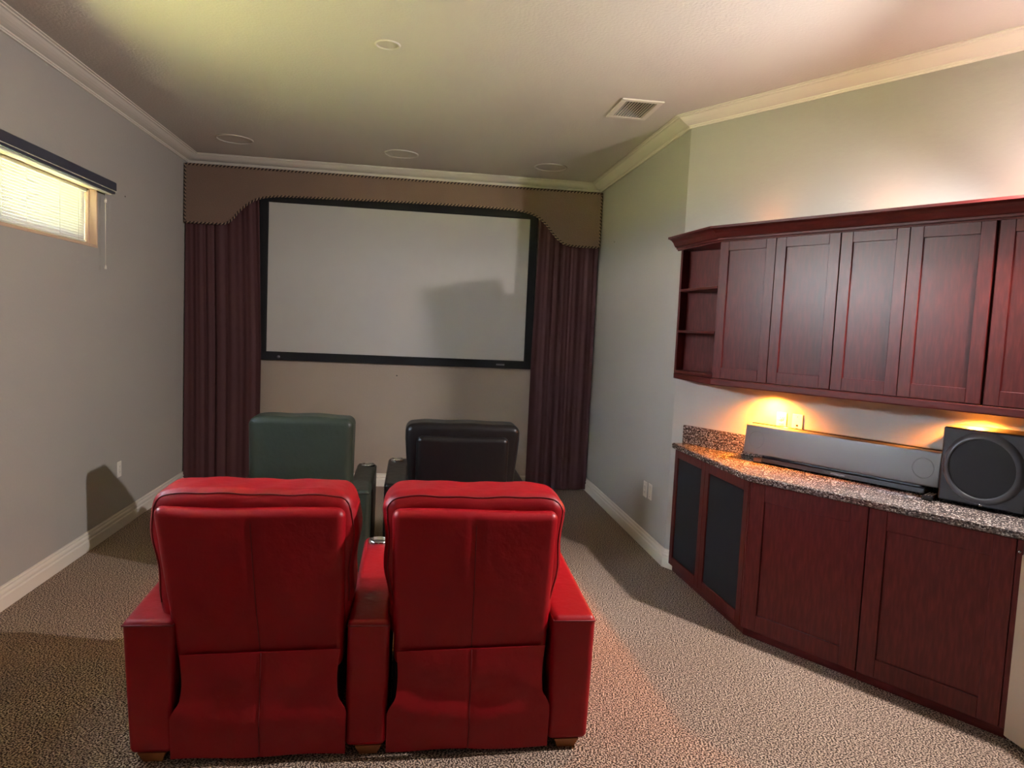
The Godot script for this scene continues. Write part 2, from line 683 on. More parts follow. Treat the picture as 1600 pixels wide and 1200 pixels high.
func one_window(called: String, label: String, z0: float, z1: float, blind: bool) -> void:
	var zc := (z0 + z1) * 0.5
	var w := Node3D.new()
	w.name = called
	add_child(w)
	w.position = Vector3(XL, WIN_Y0, zc)
	w.set_meta("kind", "structure")
	w.set_meta("label", label)
	var hw := (z1 - z0) * 0.5
	var hh := WIN_Y1 - WIN_Y0
	var st := mk()
	for s in [-1.0, 1.0]:
		st = mk()
		box(st, Vector3(-0.15, 0, min(s * hw, s * (hw - 0.02))), Vector3(0.004, hh, max(s * hw, s * (hw - 0.02))), 0.002)
		box(st, Vector3(-0.11, 0.02, min(s * (hw - 0.02), s * (hw - 0.035))), Vector3(-0.045, hh - 0.02, max(s * (hw - 0.02), s * (hw - 0.035))), 0.002)
		obj("jamb", st, M.jamb, w)
	st = mk()
	box(st, Vector3(-0.15, 0, -hw + 0.02), Vector3(0.004, 0.02, hw - 0.02), 0.002)
	obj("sill", st, M.jamb, w)
	st = mk()
	box(st, Vector3(-0.15, hh - 0.02, -hw + 0.02), Vector3(0.0, hh, hw - 0.02), 0.002)
	obj("head_jamb", st, M.jamb, w)
	# sash
	st = mk()
	var a := hw - 0.036
	box(st, Vector3(-0.125, 0.021, -a), Vector3(-0.085, 0.06, a), 0.004)
	box(st, Vector3(-0.125, hh - 0.06, -a), Vector3(-0.085, hh - 0.021, a), 0.004)
	box(st, Vector3(-0.125, 0.06, -a), Vector3(-0.085, hh - 0.06, -a + 0.045), 0.004)
	box(st, Vector3(-0.125, 0.06, a - 0.045), Vector3(-0.085, hh - 0.06, a), 0.004)
	obj("sash", st, M.vinyl, w)
	st = mk()
	box(st, Vector3(-0.108, 0.06, -a + 0.045), Vector3(-0.104, hh - 0.06, a - 0.045))
	obj("pane", st, M.glass, w)
	if not blind:
		return
	# mini blind
	var slat := mk()
	slat.set_smooth_group(0)
	var b := a - 0.006
	var arc := []
	for k in 5:
		var t := -1.0 + k * 0.5
		var v := Vector2(t * 0.0115, 0.0022 * (1.0 - t * t)).rotated(deg_to_rad(79))
		arc.append(v)
	for k in 4:
		var p: Vector2 = arc[k]
		var q: Vector2 = arc[k + 1]
		hquad(slat, Vector3(p.x, p.y, -b), Vector3(q.x, q.y, -b), Vector3(q.x, q.y, b), Vector3(p.x, p.y, b), Vector3.UP)
		hquad(slat, Vector3(p.x, p.y - 0.0006, -b), Vector3(q.x, q.y - 0.0006, -b), Vector3(q.x, q.y - 0.0006, b), Vector3(p.x, p.y - 0.0006, b), Vector3.DOWN)
	var sm := mesh_of(slat)
	var y := 0.062
	while y < hh - 0.045:
		var o := put("slat", sm, M.slat, w)
		o.position = Vector3(-0.068, y, 0)
		y += 0.0185
	st = mk()
	box(st, Vector3(-0.080, 0.036, -b), Vector3(-0.056, 0.048, b), 0.003)
	obj("bottom_rail", st, M.slat, w)
	st = mk()
	box(st, Vector3(-0.082, hh - 0.045, -b - 0.004), Vector3(-0.054, hh - 0.021, b + 0.004), 0.002)
	obj("headrail", st, M.slat, w)
	for z in [-b + 0.12, -b * 0.35, b * 0.35, b - 0.12]:
		st = mk()
		tube(st, PackedVector3Array([Vector3(-0.055, 0.04, z), Vector3(-0.055, hh - 0.04, z)]), 0.0012, 5)
		obj("ladder_cord", st, M.slat, w)

func roller_shade(label: String, z: float, len: float) -> void:
	var c := thing("roller_shade", label, "shade", Vector3(XL, 2.585, z))
	var st := mk()
	box(st, Vector3(0.002, 0.024, 0.0), Vector3(0.088, 0.088, len), 0.006)
	obj("cassette", st, M.cassette, c)
	st = mk()
	box(st, Vector3(0.012, 0.0205, 0.0), Vector3(0.0885, 0.0245, len), 0.001)
	obj("light_strip", st, M.vinyl, c).set_meta("label", "thin white strip along the cassette")
	st = mk()
	box(st, Vector3(0.01, 0.004, 0.005), Vector3(0.080, 0.021, len - 0.005), 0.003)
	obj("lower_lip", st, M.cassette, c)
	st = mk()
	box(st, Vector3(0.03, -0.006, 0.02), Vector3(0.06, 0.0045, len - 0.02), 0.002)
	obj("hem_bar", st, M.vinyl, c)
	st = mk()
	tube(st, PackedVector3Array([Vector3(0.05, 0.01, 0.10), Vector3(0.05, -0.26, 0.10), Vector3(0.05, -0.525, 0.10)]), 0.0024, 6)
	var cord := obj("cord", st, M.vinyl, c)
	st = mk()
	lathe(st, [Vector2(0, 0), Vector2(0.008, 0.002), Vector2(0.009, 0.02), Vector2(0.006, 0.03), Vector2(0, 0.032)], Vector3(0.05, -0.075, 0.10), Vector3.UP, 10)
	obj("connector", st, M.vinyl, cord)
	st = mk()
	lathe(st, [Vector2(0, 0), Vector2(0.009, 0.0), Vector2(0.007, 0.018), Vector2(0.003, 0.03), Vector2(0, 0.032)], Vector3(0.05, -0.55, 0.10), Vector3.UP, 10)
	obj("tassel", st, M.vinyl, cord)

# ------------------------------------------------------------------ screen wall
func build_screen_wall() -> void:
	var x0 := -1.508
	var x1 := 1.160
	var y0 := 1.393
	var y1 := 2.897
	var e := 0.085
	var s := thing("projection_screen", "wide grey projection screen in a black velvet frame", "screen", Vector3((x0 + x1) * 0.5, y0 - e, ZF))
	var hx := (x1 - x0) * 0.5
	var h := y1 - y0
	var st := mk()
	box(st, Vector3(-hx - 0.01, e - 0.01, 0.012), Vector3(hx + 0.01, e + h + 0.01, 0.030))
	obj("screen_fabric", st, M.screen, s)
	var inner := 0.012
	for k in 4:
		st = mk()
		match k:
			0: rail(st, Vector3(-hx, e, 0), Vector3(hx, e, 0), Vector3(0, -1, 0), e, inner)
			1: rail(st, Vector3(-hx, e + h, 0), Vector3(hx, e + h, 0), Vector3(0, 1, 0), e, inner)
			2: rail(st, Vector3(-hx, e, 0), Vector3(-hx, e + h, 0), Vector3(-1, 0, 0), e, inner)
			3: rail(st, Vector3(hx, e, 0), Vector3(hx, e + h, 0), Vector3(1, 0, 0), e, inner)
		obj("frame_rail", st, M.velvet_black, s)
	st = mk()
	box(st, Vector3(1.036, 0.030, 0.045), Vector3(1.126, 0.048, 0.048), 0.001)
	obj("badge", st, M.badge, s).set_meta("label", "small grey name badge on the lower rail")
	st = mk()
	lathe(st, [Vector2(0, 0), Vector2(0.016, 0), Vector2(0.016, 0.003), Vector2(0, 0.004)], Vector3(-1.21, 0.032, 0.045), Vector3.BACK, 14)
	obj("round_badge", st, M.badge, s)
	# curtains
	curtain("dark burgundy velvet curtain left of the screen, beside the window wall", -2.290, -1.548, -1.600, 3)
	curtain("dark burgundy velvet curtain hanging between screen and blank right wall", 1.232, 1.906, 1.262, 8)
	# pelmet
	var pts := [Vector2(-2.294, 2.635), Vector2(-1.935, 2.638), Vector2(-1.900, 2.645), Vector2(-1.860, 2.668), Vector2(-1.826, 2.705), Vector2(-1.790, 2.755), Vector2(-1.748, 2.800), Vector2(-1.705, 2.840), Vector2(-1.664, 2.869), Vector2(-1.610, 2.900), Vector2(-1.555, 2.920), Vector2(-1.460, 2.938), Vector2(-1.371, 2.946), Vector2(-0.900, 2.958), Vector2(-0.365, 2.969), Vector2(0.200, 2.977), Vector2(0.548, 2.979), Vector2(0.949, 2.973), Vector2(1.060, 2.962), Vector2(1.167, 2.940), Vector2(1.235, 2.910), Vector2(1.293, 2.866), Vector2(1.345, 2.812), Vector2(1.395, 2.753), Vector2(1.450, 2.697), Vector2(1.510, 2.657), Vector2(1.570, 2.640), Vector2(1.649, 2.635), Vector2(1.911, 2.635), Vector2(1.911, 3.205), Vector2(-2.294, 3.205)]
	var pz := ZF + 0.100
	var pel := thing("pelmet", "brown fabric pelmet with scalloped lower edge and twisted rope trim", "pelmet", Vector3(-0.19, 2.635, pz))
	st = mk()
	st.set_smooth_group(FLAT)
	var loc := PackedVector2Array()
	for p in pts:
		loc.append(p - Vector2(-0.19, 2.635))
	var idx := Geometry2D.triangulate_polygon(loc)
	for k in range(0, idx.size(), 3):
		var a := loc[idx[k]]
		var b := loc[idx[k + 1]]
		var c := loc[idx[k + 2]]
		htri(st, Vector3(a.x, a.y, 0.022), Vector3(b.x, b.y, 0.022), Vector3(c.x, c.y, 0.022), Vector3.BACK)
		htri(st, Vector3(a.x, a.y, 0), Vector3(b.x, b.y, 0), Vector3(c.x, c.y, 0), Vector3.FORWARD)
	for k in loc.size():
		var a := loc[k]
		var b := loc[(k + 1) % loc.size()]
		quad(st, Vector3(a.x, a.y, 0.022), Vector3(b.x, b.y, 0.022), Vector3(b.x, b.y, 0), Vector3(a.x, a.y, 0))
	obj("board", st, M.pelmet, pel)
	# rope
	var cv := Curve3D.new()
	cv.bake_interval = 0.01
	for k in loc.size() + 1:
		var a := loc[k % loc.size()]
		var q := a
		q.x = clampf(q.x, loc[0].x + 0.008, 2.101 - 0.008)
		q.y = clampf(q.y, 0.0, 0.562)
		cv.add_point(Vector3(q.x, q.y, 0.020))
	var total := cv.get_baked_length()
	var pitch := 0.036
	var steps := int(total / pitch * 8.0)
	for strand in 2:
		var line := PackedVector3Array()
		for k in steps + 1:
			var at := total * k / steps
			var c := cv.sample_baked(at)
			var t := (cv.sample_baked(min(at + 0.01, total)) - cv.sample_baked(max(at - 0.01, 0.0))).normalized()
			var side := t.cross(Vector3.BACK).normalized()
			var ph := TAU * at / pitch + PI * strand
			line.append(c + (side * cos(ph) + Vector3.BACK * sin(ph)) * 0.0058)
		st = mk()
		tube(st, line, 0.0062, 6, false)
		obj("rope_strand", st, M.rope_dark if strand == 0 else M.rope_light, pel).set_meta("label", "dark twisted strand of rope trim" if strand == 0 else "tan twisted strand of rope trim")

func rail(st: SurfaceTool, a: Vector3, b: Vector3, outward: Vector3, w: float, lip: float) -> void:
	# mitred frame rail with a bevelled inner lip
	var d := (b - a).normalized()
	var z0 := Vector3(0, 0, 0.0)
	var z1 := Vector3(0, 0, 0.034)
	var z2 := Vector3(0, 0, 0.045)
	var oa := a + outward * w - d * w
	var ob := b + outward * w + d * w
	var la := a + outward * lip - d * lip
	var lb := b + outward * lip + d * lip
	st.set_smooth_group(FLAT)
	hquad(st, a + z1, b + z1, lb + z2, la + z2, Vector3.BACK)
	hquad(st, la + z2, lb + z2, ob + z2, oa + z2, Vector3.BACK)
	hquad(st, oa + z2, ob + z2, ob + z0, oa + z0, outward)
	hquad(st, a + z1, b + z1, b + z0, a + z0, -outward)
	hquad(st, a + z0, b + z0, ob + z0, oa + z0, Vector3.FORWARD)
	hquad(st, a + z0, a + z1, oa + z2, oa + z0, -d)
	hquad(st, b + z0, b + z1, ob + z2, ob + z0, d)

func curtain(label: String, xa: float, xb: float, x_top: float, seed_value: int) -> void:
	var c := thing("curtain", label, "curtain", Vector3((xa + xb) * 0.5, 0.012, ZF))
	var rng := RandomNumberGenerator.new()
	rng.seed = seed_value
	var ph := []
	for k in 8:
		ph.append(rng.randf() * TAU)
	var left := xa < 0
	var cx := (xa + xb) * 0.5
	var f := func(u: float, v: float) -> Vector3:
		var inner := lerpf(xb if left else xa, x_top, clampf((v - 0.45) / 0.55, 0, 1))
		var a0 := xa if left else inner
		var b0 := inner if left else xb
		var x := lerpf(a0, b0, u)
		var n := 6.0
		var amp := lerpf(0.010, 0.007, v) * (1.0 + 0.5 * sin(TAU * 1.7 * u + ph[7]))
		var w := u + 0.035 * sin(TAU * (1.3 * u) + ph[0] + v * 0.9) + 0.012 * sin(3.0 * v + ph[1])
		var z := 0.076 + amp * sin(TAU * n * w + ph[2] + 0.5 * sin(2.2 * v + ph[3])) + 0.004 * sin(TAU * 2.6 * w + ph[4] + v) + 0.0022 * sin(TAU * 15.0 * w + ph[5] + 2.0 * v)
		x += 0.008 * sin(TAU * n * w + ph[6]) * (1.0 - absf(2.0 * u - 1.0))
		return Vector3(x - cx, v * 3.12, z)
	var st := mk()
	cloth(st, f, 150, 26, Vector3(0, 0, -0.004))
	obj("drape", st, M.curtain, c)
	st = mk()
	tube(st, PackedVector3Array([Vector3(xa - cx + 0.01, 3.135, 0.055), Vector3(xb - cx - 0.01, 3.135, 0.055)]), 0.012, 10)
	obj("curtain_rod", st, M.dark_metal, c)

# ------------------------------------------------------------------ seats
func arm_block(t: Node3D, mat: Material, seam: Material, xa: float, xb: float, z_back: float, z_front: float, y0: float, y_back: float, y_front: float, squeeze_l := 0.0, squeeze_r := 0.0) -> Node3D:
	var st := mk()
	var rise := y_front - y_back
	var bend := func(p: Vector3) -> Vector3:
		var q := p
		var tz: float = clampf((p.z - z_back) / (z_front - z_back), 0, 1)
		var ty: float = clampf((p.y - y0) / (y_back - y0), 0, 1)
		q.y += rise * tz * ty
		var tx: float = clampf((p.x - xa) / (xb - xa), 0, 1)
		q.x += (squeeze_l * (1.0 - tx) - squeeze_r * tx) * (1.0 - ty)
		# padding
		q.x += (tx - 0.5) * 0.012 * sin(PI * tz) * sin(PI * ty)
		return q
	soft(st, Vector3(xa, y0, z_front), Vector3(xb, y_back, z_back), 0.026, bend, 4, 9)
	var arm := obj("armrest", st, mat, t)
	# welted seam round the top pad, set in from the edges
	st = mk()
	var i := 0.012
	var zb := z_back - 0.004
	var line := PackedVector3Array()
	for k in 13:
		var tz := 1.0 - k / 12.0
		line.append(Vector3(xa + 0.003, lerpf(y_back, y_front, tz) - 0.020, lerpf(zb, z_front + 0.02, tz)))
	line.append(Vector3(xa + i, y_back - 0.017, z_back + 0.001))
	line.append(Vector3(xb - i, y_back - 0.017, z_back + 0.001))
	for k in 13:
		var tz := k / 12.0
		line.append(Vector3(xb - 0.003, lerpf(y_back, y_front, tz) - 0.020, lerpf(zb, z_front + 0.02, tz)))
	tube(st, line, 0.0035, 6)
	obj("seam", st, seam, arm)
	return arm

func cup_holder(parent: Node3D, at: Vector3) -> void:
	var st := mk()
	lathe(st, [Vector2(0.0, 0.003), Vector2(0.030, 0.0032), Vector2(0.038, 0.006), Vector2(0.042, 0.015), Vector2(0.046, 0.017), Vector2(0.051, 0.015), Vector2(0.053, 0.006), Vector2(0.052, -0.01)], at, Vector3.UP, 28)
	obj("cup_holder", st, M.chrome, parent).set_meta("label", "chrome cup holder")

func foot(t: Node3D, x: float, z: float, h: float) -> void:
	var st := mk()
	st.set_smooth_group(FLAT)
	var a := 0.052
	var b := 0.034
	var top := [Vector3(x - a, h, z - a), Vector3(x + a, h, z - a), Vector3(x + a, h, z + a), Vector3(x - a, h, z + a)]
	var bot := [Vector3(x - b, 0, z - b), Vector3(x + b, 0, z - b), Vector3(x + b, 0, z + b), Vector3(x - b, 0, z + b)]
	var c := Vector3(x, h * 0.5, z)
	for k in 4:
		var kk := (k + 1) % 4
		hquad(st, top[k], top[kk], bot[kk], bot[k], (top[k] + top[kk]) * 0.5 - c)
	hquad(st, top[0], top[1], top[2], top[3], Vector3.UP)
	hquad(st, bot[0], bot[1], bot[2], bot[3], Vector3.DOWN)
	obj("foot", st, M.foot_wood, t).set_meta("label", "tapered wooden foot")

# red seat: rear panel, head cushion, loose rear skirt, seat cushion, footrest. z = 0 is the rear, forward is -z
func red_seat(t: Node3D, xa: float, xb: float, tilt: float, seed_value: int) -> void:
	var cx := (xa + xb) * 0.5
	var rng := RandomNumberGenerator.new()
	rng.seed = seed_value
	var p1 := rng.randf() * TAU
	var p2 := rng.randf() * TAU
	# rear panel
	var st := mk()
	var y0 := 0.36
	var y1 := 1.004
	var bend := func(p: Vector3) -> Vector3:
		var q := p
		var ty: float = clampf((p.y - y0) / (y1 - y0), 0, 1)
		q.x = cx + (p.x - cx) * lerpf(0.306 / (xb - cx), 1.0, pow(ty, 0.8)) + tilt * (1.0 - ty)
		var u: float = (p.x - cx) / (xb - cx)
		if p.z > -0.09:
			q.z += 0.016 * (1.0 - u * u) * sin(PI * clampf(ty, 0.0, 1.0)) - 0.012 * (1.0 - ty)
			q.z -= 0.006 * exp(-pow((p.x - cx) / 0.010, 2.0))
		q.y += 0.004 * sin(9.0 * p.x + p1) * ty
		return q
	soft(st, Vector3(xa, y0, -0.17), Vector3(xb, y1, -0.01), 0.034, bend, 5, 24)
	var back := obj("backrest", st, M.red, t)
	st = mk()
	var line := PackedVector3Array()
	for k in 15:
		var ty := 0.06 + 0.90 * k / 14.0
		line.append(Vector3(cx + tilt * (1.0 - ty), lerpf(y0, y1, ty), -0.0115 + 0.016 * sin(PI * ty) - 0.012 * (1.0 - ty) - 0.0045 - (0.006 if k == 14 else 0.0)))
	tube(st, line, 0.0028, 5)
	obj("seam", st, M.red_seam, back)
	# head cushion
	st = mk()
	var hb := func(p: Vector3) -> Vector3:
		var q := p
		var ty: float = clampf((p.y - 0.46) / 0.61, 0, 1)
		q.x = cx + (p.x - cx) * lerpf(0.90, 1.0, smoothstep(0.0, 0.75, ty)) + tilt * 0.5 * (1.0 - ty)
		var u: float = (p.x - cx) / (xb - cx)
		if p.y > 1.0:
			q.y += 0.0025 * sin(13.0 * p.x + p1) + 0.002 * sin(37.0 * p.x + p2 + 20.0 * p.z) - 0.012 * pow(absf(u), 6.0)
		q.z += 0.002 * sin(16.0 * p.x + p2) * ty
		q.x += 0.006 * sin(24.0 * p.y + p2) * signf(u) * absf(u)
		return q
	soft(st, Vector3(xa - 0.034, 0.46, -0.335), Vector3(xb + 0.038, 1.070, -0.055), 0.062, hb, 6, 22)
	var head := obj("head_cushion", st, M.red, t)
	st = mk()
	var pl := PackedVector3Array()
	var hl := xa - 0.034 + 0.062
	var hr := xb + 0.038 - 0.062
	var outline := PackedVector2Array()
	for k in 9:
		outline.append(Vector2(hl - 0.044, lerpf(0.62, 1.0, k / 8.0)))
	for k in 7:
		outline.append(Vector2(hl, 1.008) + Vector2(-0.044, 0).rotated(-PI * 0.5 * k / 6.0))
	for k in 29:
		outline.append(Vector2(lerpf(hl + 0.01, hr - 0.01, k / 28.0), 1.052))
	for k in 7:
		outline.append(Vector2(hr, 1.008) + Vector2(0, 0.044).rotated(-PI * 0.5 * k / 6.0))
	for k in 9:
		outline.append(Vector2(hr + 0.044, lerpf(1.0, 0.62, k / 8.0)))
	for o in outline:
		pl.append(hb.call(Vector3(o.x, o.y, -0.0725)))
	tube(st, pl, 0.0034, 6)
	obj("piping", st, M.red_seam, head)
	# loose rear skirt
	st = mk()
	var wa := (xb - xa) * 0.5
	var skirt := func(u: float, v: float) -> Vector3:
		var s := 2.0 * u - 1.0
		var y := lerpf(0.446, 0.022, v) + 0.008 * s * (1.0 - v)
		var half := lerpf(0.300, 0.330, smoothstep(0.42, 0.60, v))
		half -= 0.008 * sin(PI * clampf(v / 0.5, 0, 1))
		var z := 0.002 + 0.012 * sin(PI * v * 1.05) * (1.0 - 0.4 * s * s)
		z += 0.010 * exp(-pow((v - 0.68 + 0.14 * s * s) / 0.15, 2.0)) - 0.008 * exp(-pow((v - 0.44 - 0.12 * s) / 0.13, 2.0))
		z += 0.006 * sin(8.0 * s + 9.0 * v + p1) * v * (1.0 - v) * 2.0 + 0.003 * sin(3.0 * s - 9.0 * v + p2) * v
		z -= 0.004 * exp(-pow(s / 0.02, 2.0))
		return Vector3(cx + s * half + tilt, y + 0.003 * sin(5.0 * s + p2) * v, z)
	cloth(st, skirt, 48, 30, Vector3(0, 0, -0.004))
	var sk := obj("rear_skirt", st, M.red, t)
	st = mk()
	var sl := PackedVector3Array()
	for k in 21:
		var p: Vector3 = skirt.call(0.5, 0.01 + 0.97 * k / 20.0)
		sl.append(p + Vector3(0, 0, 0.003))
	tube(st, sl, 0.002, 5)
	obj("seam", st, M.red_seam, sk)
	# seat and footrest
	st = mk()
	soft(st, Vector3(xa + 0.045, 0.20, -0.93), Vector3(xb - 0.045, 0.46, -0.26), 0.07)
	obj("seat_cushion", st, M.red, t)
	st = mk()
	soft(st, Vector3(xa + 0.05, 0.09, -0.985), Vector3(xb - 0.05, 0.40, -0.90), 0.035)
	obj("footrest", st, M.red, t)
	st = mk()
	box(st, Vector3(xa + 0.022, 0.07, -0.88), Vector3(xb - 0.012, 0.54, -0.075), 0.01)
	obj("base_frame", st, M.rubber, t)

func build_seats() -> void:
	# two red seats with three armrests, one piece of furniture
	var o := Vector3(-0.145, 0, -2.765)
	var t := thing("theater_loveseat", "red leather two-seat theater recliner with wooden feet and shared middle armrest", "recliner", o)
	var dx := -o.x
	arm_block(t, M.red, M.red_seam, -1.066 + dx, -0.876 + dx, -0.004, -0.95, 0.042, 0.572, 0.632, 0.030, 0.0)
	var mid := arm_block(t, M.red, M.red_seam, -0.226 + dx, -0.062 + dx, -0.004, -0.95, 0.042, 0.562, 0.620)
	arm_block(t, M.red, M.red_seam, 0.600 + dx, 0.780 + dx, -0.004, -0.95, 0.042, 0.572, 0.632, 0.0, 0.012)
	cup_holder(t, Vector3(-0.150 + dx, 0.614, -0.87))
	cup_holder(t, Vector3(-0.972 + dx, 0.626, -0.87))
	cup_holder(t, Vector3(0.690 + dx, 0.626, -0.87))
	red_seat(t, -0.966 + dx, -0.250 + dx, 0.056, 5)
	red_seat(t, -0.068 + dx, 0.604 + dx, 0.0, 12)
	for x in [-0.955, -0.133, 0.682]:
		foot(t, x + dx, -0.062, 0.045)
		foot(t, x + dx, -0.86, 0.045)
	# green recliner in the front row
	var g := thing("green_recliner", "dark green leather recliner in the front row beside the left curtain", "recliner", Vector3(-0.72, 0, -4.72))
	front_seat(g, M.green, M.green_seam, -1.052 + 0.72, -0.384 + 0.72, 1.106, -1.150 + 0.72, -0.268 + 0.72, 0.635, false)
	# black recliner in the front row
	var b := thing("black_recliner", "black leather recliner with padded headrest in the front row", "recliner", Vector3(0.315, 0, -4.80))
	front_seat(b, M.black, M.black_seam, -0.046 - 0.315, 0.738 - 0.315, 1.078, -0.178 - 0.315, 0.812 - 0.315, 0.665, true)

func front_seat(t: Node3D, mat: Material, seam: Material, xa: float, xb: float, top: float, la: float, rb: float, arm_h: float, panelled: bool) -> void:
	var cx := (xa + xb) * 0.5
	var st := mk()
	var bend := func(p: Vector3) -> Vector3:
		var q := p
		var ty: float = clampf((p.y - 0.2) / (top - 0.2), 0, 1)
		var u: float = (p.x - cx) / (xb - cx)
		if p.y > top - 0.1:
			q.y -= 0.014 * pow(absf(u), 4.0)
			q.y += 0.003 * sin(21.0 * p.x)
		q.z += 0.03 * (ty - 0.6)
		if panelled:
			q.x = cx + (p.x - cx) * lerpf(0.90, 1.0, smoothstep(0.3, 0.95, ty))
		else:
			q.x = cx + (p.x - cx) * lerpf(0.96, 1.0, ty)
		q.z += 0.008 * (1.0 - u * u) * sin(PI * ty)
		return q
	soft(st, Vector3(xa, 0.20, -0.26), Vector3(xb, top, 0.0), 0.048, bend, 6, 16)
	var back := obj("backrest", st, mat, t)
	if panelled:
		st = mk()
		soft(st, Vector3(xa + 0.075, 0.16, -0.06), Vector3(xb - 0.078, top - 0.085, 0.034), 0.040, func(p: Vector3) -> Vector3:
			return p + Vector3(0, 0, 0.03 * (clampf((p.y - 0.2) / (top - 0.2), 0, 1) - 0.6)), 4, 10)
		obj("rear_panel", st, mat, t)
	else:
		st = mk()
		var line := PackedVector3Array()
		for k in 25:
			var u := -0.94 + 1.88 * k / 24.0
			line.append(bend.call(Vector3(cx + u * (xb - cx), top - 0.024 - 0.008 * (1.0 - u * u), -0.010)) + Vector3(0, 0, 0.002))
		tube(st, line, 0.003, 5)
		obj("piping", st, seam, back)
	var zf := -0.90
	for s in 2:
		var a := la if s == 0 else xb - 0.030
		var b := xa + 0.030 if s == 0 else rb
		var arm := arm_block(t, mat, seam, a, b, -0.035, zf, 0.05, arm_h - 0.02, arm_h)
		var cxx := (a + b) * 0.5
		if s == 0:
			cxx -= 0.012
		else:
			cxx += 0.012
		cup_holder(t, Vector3(cxx, arm_h - 0.005, zf + 0.085))
		for z in [-0.10, zf + 0.1]:
			foot(t, (a + b) * 0.5, z, 0.055)
	st = mk()
	soft(st, Vector3(xa + 0.03, 0.20, zf + 0.02), Vector3(xb - 0.03, 0.47, -0.22), 0.07)
	obj("seat_cushion", st, mat, t)
	st = mk()
	soft(st, Vector3(xa + 0.03, 0.09, zf - 0.035), Vector3(xb - 0.03, 0.42, zf + 0.05), 0.035)
	obj("footrest", st, mat, t)
	st = mk()
	box(st, Vector3(xa + 0.05, 0.06, zf + 0.06), Vector3(xb - 0.05, 0.40, -0.06), 0.01)
	obj("base_frame", st, M.rubber, t)

# ------------------------------------------------------------------ cabinets
# a framed door standing in the x-y plane of its cabinet, front towards +z
func framed_door(cab: Node3D, x0: float, x1: float, y0: float, y1: float, z: float, stile: float, panel_mat: Material) -> MeshInstance3D:
	var st := mk()
	var t := 0.021
	var c := 0.0018
	box(st, Vector3(x0, y0, z), Vector3(x0 + stile, y1, z + t), c)
	box(st, Vector3(x1 - stile, y0, z), Vector3(x1, y1, z + t), c)
	box(st, Vector3(x0 + stile, y0, z), Vector3(x1 - stile, y0 + stile * 1.12, z + t), c)
	box(st, Vector3(x0 + stile, y1 - stile * 1.12, z), Vector3(x1 - stile, y1, z + t), c)
	var door := obj("door", st, M.wood, cab)
	st = mk()
	box(st, Vector3(x0 + stile - 0.004, y0 + stile, z + 0.002), Vector3(x1 - stile + 0.004, y1 - stile, z + t - 0.010))
	var p := obj("panel", st, panel_mat, door)
	if panel_mat == M.grille:
		p.set_meta("label", "black cloth speaker panel")
	return door

